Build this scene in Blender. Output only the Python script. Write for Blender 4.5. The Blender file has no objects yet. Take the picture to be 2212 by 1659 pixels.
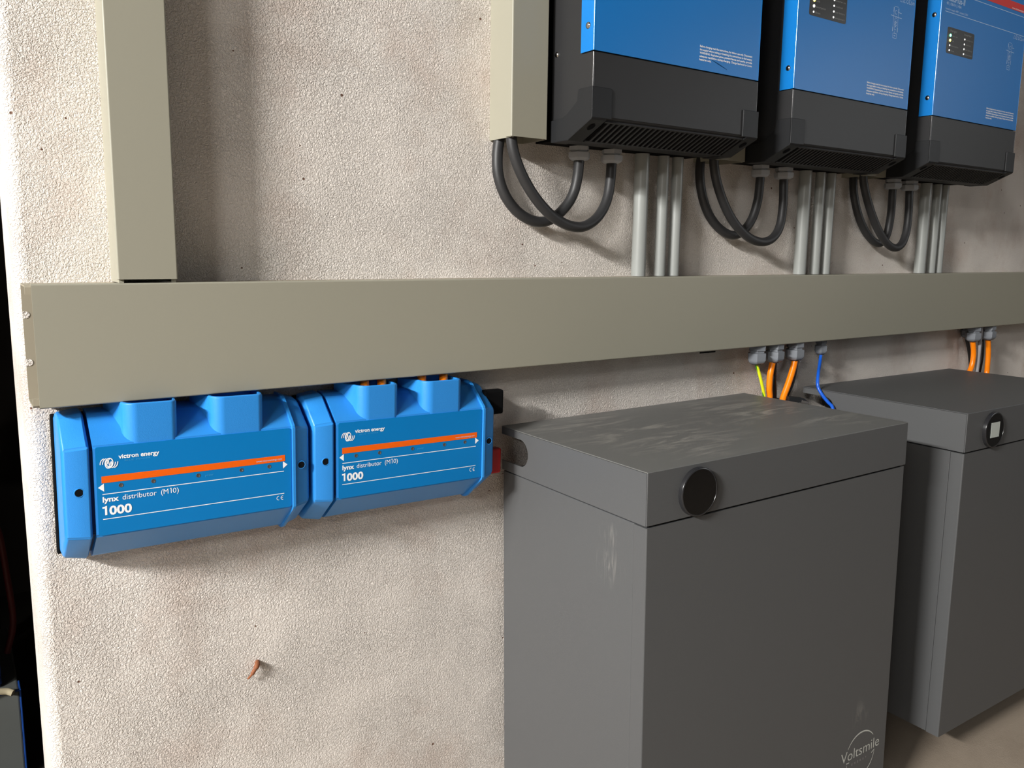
import bpy, bmesh, math, random
from mathutils import Vector, Matrix
random.seed(7)
C = bpy.context.scene.collection
Z0 = 941.0            # the photo's measurements are in mm from the top of the long trunking, which hangs 0.941 m above the floor
PI = math.pi

def W(x, y, z):       # mm in the wall frame -> metres in the world
    return Vector((x/1000.0, y/1000.0, (z+Z0)/1000.0))

# ------------------------------------------------------------------ camera
def make_camera():
    yaw, pitch, roll = math.radians(34.492), math.radians(-8.496), math.radians(0.699)
    F = Vector((math.sin(yaw)*math.cos(pitch), math.cos(yaw)*math.cos(pitch), math.sin(pitch)))
    R = Vector((math.cos(yaw), -math.sin(yaw), 0)); U = R.cross(F)
    R2 = R*math.cos(roll)+U*math.sin(roll); U2 = -R*math.sin(roll)+U*math.cos(roll)
    cam = bpy.data.cameras.new('camera'); o = bpy.data.objects.new('camera', cam); C.objects.link(o)
    M = Matrix((( R2.x, U2.x, -F.x), (R2.y, U2.y, -F.y), (R2.z, U2.z, -F.z)))
    o.matrix_world = Matrix.Translation(W(-75.2, -1077.8, 43.3)) @ M.to_4x4()
    cam.sensor_width = 36.0; cam.lens = 1758.4/2212*36.0
    cam.shift_x = -(1094.214-1106)/2212; cam.shift_y = (801.783-829.5)/2212
    cam.clip_start = 0.02
    bpy.context.scene.camera = o
make_camera()

# ------------------------------------------------------------------ world, lights, exposure
sc = bpy.context.scene
wd = bpy.data.worlds.new('world'); sc.world = wd; wd.use_nodes = True
wd.node_tree.nodes['Background'].inputs[0].default_value = (1.0, 0.95, 0.88, 1)
wd.node_tree.nodes['Background'].inputs[1].default_value = 0.004
LAMP = W(-3100, -1130, 1470)
def area(name, loc, target, sx, sy, power, col, spin=0.0):
    l = bpy.data.lights.new(name, 'AREA'); l.shape = 'RECTANGLE'; l.size = sx; l.size_y = sy
    l.energy = power; l.color = col
    o = bpy.data.objects.new(name, l); C.objects.link(o); o.location = loc
    d = (target-loc).normalized()
    # local Z points away from the target, local X lies across the wall (world Y) so that the long side runs out from the wall
    zax = -d; xax = Vector((0, 1, 0)); xax = (xax - zax*xax.dot(zax)).normalized()
    if spin: xax = (Matrix.Rotation(spin, 3, zax) @ xax)
    yax = zax.cross(xax)
    o.matrix_world = Matrix.Translation(loc) @ Matrix((xax, yax, zax)).transposed().to_4x4()
    return o
area('lamp_light', LAMP, W(500, 0, 0), 1.1, 0.12, 405, (1.0, 0.985, 0.955))
area('added_lamp_light', W(-3100, -2500, 1470), W(500, 0, 0), 1.1, 0.12, 60, (1.0, 0.985, 0.955))  # extra lamp, added to grade the edge of the upright trunking's shadow
area('added_window_light', W(3385, -1900, 560), W(1385, -1500, 200), 1.3, 0.9, 7, (0.97, 0.99, 1.0))  # unseen source, added for the haze on the inverter fronts
vs = sc.view_settings
vs.view_transform = 'Standard'; vs.look = 'None'; vs.exposure = 0.0; vs.gamma = 1.0; vs.use_curve_mapping = False
sc.cycles.max_bounces = 8

# ------------------------------------------------------------------ materials
def srgb(r, g, b):
    f = lambda c: (c/255/12.92) if c/255 <= 0.04045 else ((c/255+0.055)/1.055)**2.4
    return (f(r), f(g), f(b), 1)
def mat(name, col, rough=0.5, metal=0.0, spec=0.5, coat=0.0, bump=0.0, bscale=400, var=0.0, vscale=8, emit=None, estr=0, coatr=0.1, seedcol=None):
    m = bpy.data.materials.new(name); m.use_nodes = True
    nt = m.node_tree; b = nt.nodes['Principled BSDF']
    b.inputs['Base Color'].default_value = col; b.inputs['Roughness'].default_value = rough
    b.inputs['Metallic'].default_value = metal; b.inputs['Specular IOR Level'].default_value = spec
    b.inputs['Coat Weight'].default_value = coat; b.inputs['Coat Roughness'].default_value = coatr
    tc = nt.nodes.new('ShaderNodeTexCoord')
    if bump:
        n = nt.nodes.new('ShaderNodeTexNoise'); n.inputs['Scale'].default_value = bscale; n.inputs['Detail'].default_value = 2
        nt.links.new(tc.outputs['Object'], n.inputs['Vector'])
        bp = nt.nodes.new('ShaderNodeBump'); bp.inputs['Strength'].default_value = bump; bp.inputs['Distance'].default_value = 0.0005
        nt.links.new(n.outputs['Fac'], bp.inputs['Height']); nt.links.new(bp.outputs['Normal'], b.inputs['Normal'])
    if var:
        n = nt.nodes.new('ShaderNodeTexNoise'); n.inputs['Scale'].default_value = vscale; n.inputs['Detail'].default_value = 5
        nt.links.new(tc.outputs['Object'], n.inputs['Vector'])
        mx = nt.nodes.new('ShaderNodeMix'); mx.data_type = 'RGBA'
        mx.inputs[6].default_value = tuple(c*(1-var) for c in col[:3])+(1,)
        mx.inputs[7].default_value = tuple(min(1, c*(1+var)) for c in col[:3])+(1,)
        nt.links.new(n.outputs['Fac'], mx.inputs[0]); nt.links.new(mx.outputs[2], b.inputs['Base Color'])
    if emit:
        b.inputs['Emission Color'].default_value = emit; b.inputs['Emission Strength'].default_value = estr
    return m

def N(nt, typ, **kw):
    n = nt.nodes.new(typ)
    for k, v in kw.items():
        if k in n.inputs: n.inputs[k].default_value = v
        else: setattr(n, k, v)
    return n
def plaster(name, col, stain, bstr=1.0, dist=0.0017, pits=True):
    m = bpy.data.materials.new(name); m.use_nodes = True; nt = m.node_tree; L = nt.links.new
    b = nt.nodes['Principled BSDF']; b.inputs['Roughness'].default_value = 0.92; b.inputs['Specular IOR Level'].default_value = 0.2
    tc = N(nt, 'ShaderNodeTexCoord')
    # worm-like grain: distorted noise ridges, strength varying over the wall
    n1 = N(nt, 'ShaderNodeTexNoise', Scale=380.0, Detail=2.5, Roughness=0.55, Distortion=0.8); L(tc.outputs['Object'], n1.inputs['Vector'])
    n2 = N(nt, 'ShaderNodeTexNoise', Scale=1100.0, Detail=2.0, Roughness=0.5); L(tc.outputs['Object'], n2.inputs['Vector'])
    n3 = N(nt, 'ShaderNodeTexNoise', Scale=7.0, Detail=3.0); L(tc.outputs['Object'], n3.inputs['Vector'])
    r1 = N(nt, 'ShaderNodeMapRange'); r1.inputs[1].default_value = 0.36; r1.inputs[2].default_value = 0.60; L(n1.outputs['Fac'], r1.inputs[0])
    ad = N(nt, 'ShaderNodeMath', operation='MULTIPLY_ADD'); L(n2.outputs['Fac'], ad.inputs[0]); ad.inputs[1].default_value = 0.45; L(r1.outputs[0], ad.inputs[2])
    r3 = N(nt, 'ShaderNodeMapRange'); r3.inputs[1].default_value = 0.35; r3.inputs[2].default_value = 0.65; r3.inputs[3].default_value = 0.45; r3.inputs[4].default_value = 1.0
    L(n3.outputs['Fac'], r3.inputs[0])
    # broad trowel waviness
    n4 = N(nt, 'ShaderNodeTexNoise', Scale=9.0, Detail=2.0); L(tc.outputs['Object'], n4.inputs['Vector'])
    h = N(nt, 'ShaderNodeMath', operation='MULTIPLY'); L(ad.outputs[0], h.inputs[0]); L(r3.outputs[0], h.inputs[1])
    h2 = N(nt, 'ShaderNodeMath', operation='MULTIPLY_ADD'); L(n4.outputs['Fac'], h2.inputs[0]); h2.inputs[1].default_value = 3.0; L(h.outputs[0], h2.inputs[2])
    last = h2.outputs[0]
    # colour: soft mottling + brown rub marks + pits
    c1 = N(nt, 'ShaderNodeTexNoise', Scale=4.2, Detail=7.0, Roughness=0.65); L(tc.outputs['Object'], c1.inputs['Vector'])
    rc = N(nt, 'ShaderNodeMapRange'); rc.inputs[1].default_value = 0.50; rc.inputs[2].default_value = 0.76; rc.inputs[4].default_value = 0.62; L(c1.outputs['Fac'], rc.inputs[0])
    mx = N(nt, 'ShaderNodeMix', data_type='RGBA'); mx.inputs[6].default_value = col; mx.inputs[7].default_value = stain; L(rc.outputs[0], mx.inputs[0])
    colo = mx.outputs[2]
    if pits:
        v = N(nt, 'ShaderNodeTexVoronoi', Scale=36.0, Randomness=1.0); L(tc.outputs['Object'], v.inputs['Vector'])
        rnd = N(nt, 'ShaderNodeSeparateColor'); L(v.outputs['Color'], rnd.inputs[0])
        g = N(nt, 'ShaderNodeMath', operation='GREATER_THAN'); g.inputs[1].default_value = 0.72; L(rnd.outputs[0], g.inputs[0])
        rs = N(nt, 'ShaderNodeMapRange'); rs.inputs[1].default_value = 0.72; rs.inputs[2].default_value = 1.0; rs.inputs[3].default_value = 0.03; rs.inputs[4].default_value = 0.075; L(rnd.outputs[0], rs.inputs[0])
        lt = N(nt, 'ShaderNodeMath', operation='LESS_THAN'); L(v.outputs['Distance'], lt.inputs[0]); L(rs.outputs[0], lt.inputs[1])
        pm = N(nt, 'ShaderNodeMath', operation='MULTIPLY'); L(g.outputs[0], pm.inputs[0]); L(lt.outputs[0], pm.inputs[1])
        m2 = N(nt, 'ShaderNodeMix', data_type='RGBA'); L(pm.outputs[0], m2.inputs[0]); L(colo, m2.inputs[6]); m2.inputs[7].default_value = srgb(120, 92, 78)
        colo = m2.outputs[2]
        h3 = N(nt, 'ShaderNodeMath', operation='MULTIPLY_ADD'); L(pm.outputs[0], h3.inputs[0]); h3.inputs[1].default_value = -1.2; L(last, h3.inputs[2]); last = h3.outputs[0]
    L(colo, b.inputs['Base Color'])
    bp = N(nt, 'ShaderNodeBump'); bp.inputs['Strength'].default_value = bstr; bp.inputs['Distance'].default_value = dist
    L(last, bp.inputs['Height']); L(bp.outputs['Normal'], b.inputs['Normal'])
    return m

def dusty(name, col, dust, blobs, rough=0.45, streak=(6, 30, 30), amount=0.5, bump=0.25):
    """painted sheet metal with rubbed dust marks inside soft-edged patches (x,y,z,radius in m, object space)"""
    m = mat(name, col, rough=rough, spec=0.4, bump=bump, bscale=900); nt = m.node_tree; L = nt.links.new; b = nt.nodes['Principled BSDF']
    tc = N(nt, 'ShaderNodeTexCoord'); tot = None
    for (x, y, z, r) in blobs:
        vm = N(nt, 'ShaderNodeVectorMath', operation='DISTANCE'); L(tc.outputs['Object'], vm.inputs[0]); vm.inputs[1].default_value = (x, y, z)
        mr = N(nt, 'ShaderNodeMapRange'); mr.inputs[1].default_value = 0; mr.inputs[2].default_value = r; mr.inputs[3].default_value = 1; mr.inputs[4].default_value = 0; L(vm.outputs['Value'], mr.inputs[0])
        if tot is None: tot = mr.outputs[0]
        else:
            a = N(nt, 'ShaderNodeMath', operation='MAXIMUM'); L(tot, a.inputs[0]); L(mr.outputs[0], a.inputs[1]); tot = a.outputs[0]
    mp = N(nt, 'ShaderNodeMapping'); mp.inputs['Scale'].default_value = streak; L(tc.outputs['Object'], mp.inputs['Vector'])
    n = N(nt, 'ShaderNodeTexNoise', Scale=1.0, Detail=4.0, Roughness=0.6, Distortion=1.2); L(mp.outputs[0], n.inputs['Vector'])
    mr = N(nt, 'ShaderNodeMapRange'); mr.inputs[1].default_value = 0.5; mr.inputs[2].default_value = 0.75; L(n.outputs['Fac'], mr.inputs[0])
    mu = N(nt, 'ShaderNodeMath', operation='MULTIPLY'); L(tot, mu.inputs[0]); L(mr.outputs[0], mu.inputs[1])
    m3 = N(nt, 'ShaderNodeMath', operation='MULTIPLY'); L(mu.outputs[0], m3.inputs[0]); m3.inputs[1].default_value = amount
    mx = N(nt, 'ShaderNodeMix', data_type='RGBA'); mx.inputs[6].default_value = col; mx.inputs[7].default_value = dust; L(m3.outputs[0], mx.inputs[0])
    L(mx.outputs[2], b.inputs['Base Color'])
    return m

M = dict(
 wall=plaster('rough_plaster', srgb(236, 228, 220), srgb(184, 152, 134)),
 smooth=plaster('plain_plaster', srgb(84, 82, 80), srgb(70, 68, 66), bstr=0.3, pits=False),
 concrete=plaster('concrete_floor', srgb(160, 146, 130), srgb(126, 112, 98), bstr=0.25, dist=0.001, pits=False),
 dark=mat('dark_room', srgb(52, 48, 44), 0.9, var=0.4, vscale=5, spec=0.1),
 trunk=mat('trunking_plastic', srgb(154, 151, 136), 0.42, spec=0.4, var=0.03, vscale=3, bump=0.05, bscale=300),
 trunk_in=mat('trunking_inner', srgb(158, 150, 132), 0.6, spec=0.3),
 blue=mat('blue_moulding', srgb(46, 140, 220), 0.36, spec=0.5, bump=0.35, bscale=1500),
 label=mat('label_blue', srgb(0, 122, 193), 0.35, spec=0.35),
 groove=mat('groove_blue', srgb(8, 52, 92), 0.6, spec=0.2),
 white=mat('printed_white', srgb(250, 252, 255), 0.5, spec=0.3),
 lightblue=mat('printed_light_blue', srgb(60, 165, 225), 0.5, spec=0.3),
 orangep=mat('printed_orange', srgb(245, 100, 8), 0.45, spec=0.3),
 redp=mat('printed_red', srgb(214, 52, 50), 0.4, spec=0.4),
 hole=mat('dark_hole', srgb(14, 16, 20), 0.8, spec=0.1),
 ledoff=mat('unlit_led', srgb(84, 78, 76), 0.35),
 invblue=mat('inverter_blue', srgb(14, 118, 196), 0.36, spec=0.5, bump=0.15, bscale=1800),
 invblack=mat('inverter_black', srgb(40, 40, 41), 0.46, spec=0.45, bump=0.2, bscale=1500),
 invblue_gloss=mat('blue_edge_glint', srgb(16, 126, 208), 0.16, spec=0.8), invblack_gloss=mat('black_edge_glint', srgb(54, 54, 55), 0.14, spec=0.9),  # lighter, glossier copies of both paints for the edge highlights
 black=mat('black_plastic', srgb(30, 31, 33), 0.5, spec=0.4, bump=0.1, bscale=900),
 matt=mat('matt_black', srgb(12, 12, 13), 0.8, spec=0.1),
 rib=mat('grille_rib', srgb(44, 44, 46), 0.5),
 panel=mat('indicator_black', srgb(42, 42, 42), 0.3),
 paneltext=mat('indicator_text', srgb(140, 140, 138), 0.5),
 dim=mat('printed_grey_blue', srgb(190, 215, 240), 0.5),
 steel=mat('screw_steel', srgb(205, 200, 196), 0.18, metal=1.0),
 cable=mat('rubber_cable', srgb(46, 46, 47), 0.48, spec=0.45, var=0.25, vscale=30, bump=0.2, bscale=120),
 gland=mat('grey_nylon', srgb(120, 124, 130), 0.45, spec=0.4),
 glandlight=mat('pale_grey_nylon', srgb(165, 168, 172), 0.45, spec=0.4),
 glandseal=mat('gland_seal', srgb(28, 28, 28), 0.7),
 conduit=mat('pvc_conduit', srgb(150, 153, 150), 0.34, spec=0.5),
 orange=mat('orange_cable', srgb(255, 136, 8), 0.28, spec=0.5),
 blkcab=mat('black_wire', srgb(20, 20, 20), 0.35),
 bluecab=mat('blue_wire', srgb(24, 92, 205), 0.3),
 greycab=mat('grey_wire', srgb(150, 148, 150), 0.5),
 red=mat('red_plastic', srgb(180, 14, 18), 0.4),
 display=mat('display_black', srgb(12, 12, 13), 0.2, spec=0.4),
 rim=mat('display_rim', srgb(40, 40, 42), 0.25),
 screen=mat('screen_foil', srgb(196, 202, 196), 0.35),
 logo=mat('logo_grey', srgb(196, 198, 192), 0.5),
 rust=mat('rusty_steel', srgb(140, 84, 52), 0.7, var=0.4, vscale=300),
 lamp=mat('lamp_tube', srgb(255, 245, 230), 0.4, emit=(1, 0.93, 0.83, 1), estr=4.0),
 lampbody=mat('lamp_body', srgb(225, 225, 222), 0.5),
 crate=mat('grey_box_board', srgb(98, 101, 98), 0.7, var=0.15, vscale=12),
 strap=mat('blue_strap', srgb(22, 70, 150), 0.5),
 redstrap=mat('dark_red_strap', srgb(90, 24, 22), 0.6),
 rope=mat('rope_fibre', srgb(188, 176, 146), 0.85, var=0.2, vscale=80),
)
for k, e, s in (('led_green', (0.05, 1.0, 0.35, 1), 9), ('led_yellow', (1.0, 0.75, 0.06, 1), 4), ('led_white', (1, 1, 0.95, 1), 1.2)):
    M[k] = mat(k, (1, 1, 1, 1), 0.4, emit=e, estr=s)
DUST = srgb(182, 178, 168)
BATH = 0.7047
M['bat_top'] = dusty('battery_lid_paint', srgb(104, 104, 102), DUST,
    [(0.10, -0.10, BATH, 0.16), (0.20, -0.20, BATH, 0.14), (0.13, -0.25, BATH, 0.10), (0.44, -0.14, BATH, 0.17), (0.50, -0.22, BATH, 0.12)], streak=(9, 34, 30), amount=0.75)
M['bat_side'] = dusty('battery_body_paint', srgb(86, 87, 88), srgb(165, 162, 155),
    [(0, -0.272, BATH-0.150, 0.034), (0, -0.268, BATH-0.105, 0.022), (0.49, -0.344, BATH-0.49, 0.03)], streak=(60, 130, 16), amount=0.55)
M['bat'] = mat('battery_paint', srgb(86, 87, 88), 0.45, spec=0.4, bump=0.25, bscale=900)

def stripes():
    m = mat('yellow_green_wire', srgb(230, 235, 30), 0.35); nt = m.node_tree; L = nt.links.new
    tc = N(nt, 'ShaderNodeTexCoord'); sp = N(nt, 'ShaderNodeSeparateXYZ'); L(tc.outputs['Object'], sp.inputs[0])
    # stripe along the wire: left flank green, right flank yellow; the wire runs down and to the right
    a = N(nt, 'ShaderNodeMath', operation='MULTIPLY_ADD'); L(sp.outputs[2], a.inputs[0]); a.inputs[1].default_value = 0.43; L(sp.outputs[0], a.inputs[2])
    g = N(nt, 'ShaderNodeMath', operation='GREATER_THAN'); L(a.outputs[0], g.inputs[0]); g.inputs[1].default_value = -0.0024
    mx = N(nt, 'ShaderNodeMix', data_type='RGBA'); mx.inputs[6].default_value = srgb(50, 140, 20); mx.inputs[7].default_value = srgb(235, 240, 40); L(g.outputs[0], mx.inputs[0])
    L(mx.outputs[2], nt.nodes['Principled BSDF'].inputs['Base Color'])
    return m
M['yg'] = stripes()
M['added_glow'] = mat('added_window_glow', (0.8, 0.85, 0.9, 1), 0.3, emit=(0.9, 0.95, 1, 1), estr=0.65)  # glowing pane of the added window, reflected as haze in the inverters

# ------------------------------------------------------------------ object helpers
def obj(name, bm, m, parent=None, smooth=False, loc=None, flip=False):
    """bm holds mm; the object's own origin is its parent's origin unless loc (metres) is given"""
    bmesh.ops.recalc_face_normals(bm, faces=bm.faces)
    bmesh.ops.scale(bm, vec=(0.001, 0.001, 0.001), verts=bm.verts)
    me = bpy.data.meshes.new(name); bm.to_mesh(me); bm.free()
    me.materials.append(M[m] if isinstance(m, str) else m)
    if smooth:
        me.shade_smooth()
        me.set_sharp_from_angle(angle=math.radians(50))
    o = bpy.data.objects.new(name, me); C.objects.link(o)
    if smooth:
        w = o.modifiers.new('weighted', 'WEIGHTED_NORMAL'); w.keep_sharp = True; w.weight = 100
    if parent is not None: o.parent = parent
    if loc is not None: o.location = loc
    return o
def tag(o, label, cat, group=None, kind=None):
    o['label'] = label; o['category'] = cat
    if group: o['group'] = group
    if kind: o['kind'] = kind
    return o
def thing(name, label, cat, loc, rot=(0, 0, 0), group=None):
    o = bpy.data.objects.new(name, None); C.objects.link(o); o.empty_display_size = 0.05
    o.location = loc; o.rotation_euler = rot
    return tag(o, label, cat, group)
def struct(name, bm, m, **k):
    o = obj(name, bm, m, **k); o['kind'] = 'structure'; return o
def nb(): return bmesh.new()
def box(bm, x0, x1, y0, y1, z0, z1, bev=0.0, seg=2):
    x0, x1 = sorted((x0, x1)); y0, y1 = sorted((y0, y1)); z0, z1 = sorted((z0, z1))
    r = bmesh.ops.create_cube(bm, size=1.0)
    vs_ = r['verts']
    for v in vs_:
        v.co = Vector((x0 if v.co.x < 0 else x1, y0 if v.co.y < 0 else y1, z0 if v.co.z < 0 else z1))
    if bev:
        es = list({e for v in vs_ for e in v.link_edges})
        bmesh.ops.bevel(bm, geom=es, offset=bev, segments=seg, profile=0.5, affect='EDGES')
    return bm
def prism(bm, poly, axis, a, b, bev=0.0, seg=2):
    """poly in the plane normal to axis ('x': (y,z), 'y': (x,z), 'z': (x,y)); extruded from a to b"""
    def P(p, t):
        if axis == 'x': return (t, p[0], p[1])
        if axis == 'y': return (p[0], t, p[1])
        return (p[0], p[1], t)
    va = [bm.verts.new(P(p, a)) for p in poly]; vb = [bm.verts.new(P(p, b)) for p in poly]
    n = len(poly); fs = []
    fs.append(bm.faces.new(va)); fs.append(bm.faces.new(vb[::-1]))
    for i in range(n): fs.append(bm.faces.new((va[i], vb[i], vb[(i+1) % n], va[(i+1) % n])))
    if bev:
        es = list({e for v in va+vb for e in v.link_edges})
        bmesh.ops.bevel(bm, geom=es, offset=bev, segments=seg, profile=0.5, affect='EDGES')
    return bm
def loft(bm, rings, caps=True):
    """rings: lists of 3-D points of equal length"""
    vv = [[bm.verts.new(p) for p in r] for r in rings]; n = len(rings[0])
    for a, b in zip(vv, vv[1:]):
        for i in range(n): bm.faces.new((a[i], a[(i+1) % n], b[(i+1) % n], b[i]))
    if caps: bm.faces.new(vv[0][::-1]); bm.faces.new(vv[-1])
    return bm
def lathe(bm, prof, cx, cy, cz, axis='z', seg=32, sgn=1, hexr=None):
    """prof: (radius, t) pairs; t runs along axis*sgn from (cx,cy,cz)"""
    rings = []
    for r, t in prof:
        ring = []
        for k in range(seg):
            a = 2*PI*k/seg; rr = max(r, 0.001)
            if hexr and r > 0: 
                s = 2*PI/hexr; aa = ((a + s/2) % s) - s/2; rr = min(r*1.06, r*math.cos(PI/hexr)*1.06/math.cos(aa))
            u, v = rr*math.cos(a), rr*math.sin(a)
            if axis == 'z': ring.append((cx+u, cy+v, cz+t*sgn))
            elif axis == 'y': ring.append((cx+u, cy+t*sgn, cz+v))
            else: ring.append((cx+t*sgn, cy+u, cz+v))
        rings.append(ring)
    return loft(bm, rings)
def catmull(pts, n=8):
    P = [Vector(p) for p in pts]; P = [P[0]*2-P[1]]+P+[P[-1]*2-P[-2]]; out = []
    for i in range(1, len(P)-2):
        for k in range(n):
            t = k/n; a, b, c, d = P[i-1:i+3]
            out.append(0.5*((2*b)+(c-a)*t+(2*a-5*b+4*c-d)*t*t+(3*b-3*c+d-a)*t**3))
    out.append(P[-2]); return out
def smooth_path(pts, it=3):
    P = [Vector(p) for p in pts]
    for _ in range(it):
        Q = P[:]
        for i in range(1, len(P)-1): Q[i] = P[i]*0.5+(P[i-1]+P[i+1])*0.25
        P = Q
    return P
def tube(bm, pts, r, seg=16, rz=None):
    P = [Vector(p) for p in pts]; n = len(P)
    T = [(P[min(i+1, n-1)]-P[max(i-1, 0)]).normalized() for i in range(n)]
    up = Vector((0, 1, 0)) if abs(T[0].y) < 0.9 else Vector((1, 0, 0))
    u = (up - T[0]*up.dot(T[0])).normalized(); rings = []
    for i in range(n):
        u = (u - T[i]*u.dot(T[i])).normalized(); v = T[i].cross(u)
        rr = r[i] if isinstance(r, (list, tuple)) else r
        rings.append([P[i]+u*math.cos(2*PI*k/seg)*rr*(rz or 1)+v*math.sin(2*PI*k/seg)*rr for k in range(seg)])
    return loft(bm, rings)
_tc = {}
def text_geo(s, bold=0.0):
    key = (s, bold)
    if key not in _tc:
        cu = bpy.data.curves.new('tmp', 'FONT'); cu.body = s; cu.size = 1.0; cu.resolution_u = 3; cu.offset = bold
        o = bpy.data.objects.new('tmp', cu); C.objects.link(o)
        dg = bpy.context.evaluated_depsgraph_get(); me = o.evaluated_get(dg).to_mesh()
        vs_ = [v.co.copy() for v in me.vertices]; fs = [tuple(p.vertices) for p in me.polygons]
        bpy.data.objects.remove(o); bpy.data.curves.remove(cu)
        _tc[key] = (vs_, fs)
    return _tc[key]
def text(bm, s, x0, x1, zb, h, y, bold=0.0, ref=None, shear=0.0):
    """letters on a plane facing -y: x0..x1 wide, baseline zb, cap height h"""
    vs_, fs = text_geo(s, bold)
    a = min(v.x for v in vs_); b = max(v.x for v in vs_)
    cap = 0.729
    vv = [bm.verts.new((x0+(v.x-a)/(b-a)*(x1-x0)+shear*v.y/cap*h, y, zb+v.y/cap*h)) for v in vs_]
    for f in fs:
        try: bm.faces.new([vv[i] for i in f])
        except ValueError: pass
def quad(bm, x0, x1, z0, z1, y):
    bm.faces.new([bm.verts.new(p) for p in ((x0, y, z0), (x1, y, z0), (x1, y, z1), (x0, y, z1))])
def poly(bm, pts, y): bm.faces.new([bm.verts.new((p[0], y, p[1])) for p in pts])
_k = [0]
def stroke(bm, pts, w, y):
    """flat printed line of width w (or list) through 2-D points"""
    P = [Vector((p[0], p[1])) for p in pts]; n = len(P); A = []; B = []
    _k[0] = (_k[0]+1) % 9; y -= 0.015*_k[0]
    for i in range(n):
        t = (P[min(i+1, n-1)]-P[max(i-1, 0)]).normalized(); nn = Vector((-t.y, t.x)); ww = w[i] if isinstance(w, (list, tuple)) else w
        a = P[i]+nn*ww/2; b = P[i]-nn*ww/2
        A.append(bm.verts.new((a.x, y, a.y))); B.append(bm.verts.new((b.x, y, b.y)))
    for i in range(n-1): bm.faces.new((A[i], A[i+1], B[i+1], B[i]))
def arc(cx, cz, rx, rz, a0, a1, n=16):
    return [(cx+rx*math.cos(math.radians(a0+(a1-a0)*k/n)), cz+rz*math.sin(math.radians(a0+(a1-a0)*k/n))) for k in range(n+1)]
def rrect(x0, x1, z0, z1, r, n=5):
    p = []
    for cx, cz, a in ((x1-r, z1-r, 0), (x0+r, z1-r, 90), (x0+r, z0+r, 180), (x1-r, z0+r, 270)):
        p += arc(cx, cz, r, r, a, a+90, n)
    return p

FL = -Z0   # floor level in the wall frame

# ------------------------------------------------------------------ the setting
def build_room():
    # back wall: ends at x=-12 with a rounded plaster corner, 150 mm thick
    R = 14; pts = [(3400, 0), (3400, 150), (-11, 150)]
    pts += [(-11+R*(1-math.cos(t)) - 0, 0+R*(1-math.sin(t))) for t in [k*PI/2/8 for k in range(9)]]
    bm = nb(); prism(bm, [(x, y) for x, y in pts], 'z', 0, 2500)
    struct('wall_back', bm, 'wall', smooth=True)
    bm = nb(); box(bm, -4900, -1000, 0, 150, 0, 2500, 4); struct('unseen_wall_beside_opening', bm, 'smooth')  # unseen; put in to limit how far lamplight enters the store
    bm = nb(); box(bm, -1000, -11, 0, 150, 2250, 2500); struct('trim_1', bm, 'smooth')
    bm = nb(); box(bm, -4900, 3400, -3600, 1500, -60, 0); struct('floor', bm, 'concrete')
    bm = nb(); box(bm, -4900, 3400, -3600, 1500, 2500, 2560); struct('ceiling', bm, 'smooth')
    bm = nb(); box(bm, -4960, -4900, -3600, 150, 0, 2500); struct('wall_left', bm, 'smooth')
    bm = nb()
    for (a, c, d, e) in ((-3600, -2560, 0, 2500), (-1240, 150, 0, 2500), (-2560, -1240, 0, 1000), (-2560, -1240, 1920, 2500)): box(bm, 3400, 3460, a, c, d, e)
    struct('wall_right', bm, 'smooth')
    bm = nb()
    for (a, c, d, e) in ((-2600, -2540, 960, 1960), (-1260, -1200, 960, 1960), (-2600, -1200, 960, 1010), (-2600, -1200, 1910, 1960)): box(bm, 3392, 3412, a, c, d, e, 2)
    struct('added_window_1', bm, 'lampbody')  # frame of the unseen window added to brighten the right side
    bm = nb(); box(bm, 3440, 3444, -2560, -1240, 1000, 1920); struct('added_window_2', bm, 'added_glow')  # added glowing sheet behind that frame
    bm = nb(); box(bm, -4900, 3400, -3660, -3600, 0, 2500); struct('wall_front', bm, 'smooth')
    # the unlit store room seen through the opening
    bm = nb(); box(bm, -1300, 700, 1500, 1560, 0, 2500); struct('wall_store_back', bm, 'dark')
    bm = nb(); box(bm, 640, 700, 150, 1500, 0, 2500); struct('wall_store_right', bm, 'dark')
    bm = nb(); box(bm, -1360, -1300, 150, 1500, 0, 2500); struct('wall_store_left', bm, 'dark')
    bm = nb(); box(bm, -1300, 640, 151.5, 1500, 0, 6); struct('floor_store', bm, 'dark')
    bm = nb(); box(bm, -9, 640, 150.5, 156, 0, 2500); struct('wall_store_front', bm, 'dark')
build_room()

def build_lamp(d, lab):
    t = thing('strip_lamp', lab, 'lamp', d+Vector((-0.03, 0, 0.052)))
    b = nb(); box(b, -40, 40, -590, 590, -30, 30, 6); obj('lamp_body', b, 'lampbody', t)
    b = nb(); tube(b, [(-6, -555, -48), (-6, 555, -48)], 13, 14); obj('lamp_tube', b, 'lamp', t, smooth=True)
    hh = 2500-(d.z*1000+52)
    for y in (-400, 400):
        b = nb(); tube(b, [(0, y, 28), (0, y, hh)], 3, 8); obj('hanger', b, 'steel', t)
build_lamp(LAMP, 'white strip lamp hanging from the ceiling at far left, nearer to the wall')
build_lamp(W(-3100, -2500, 1470), 'added white strip lamp, out of view at far left, farther from the wall')  # unseen fixture that goes with the extra lamp

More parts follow.
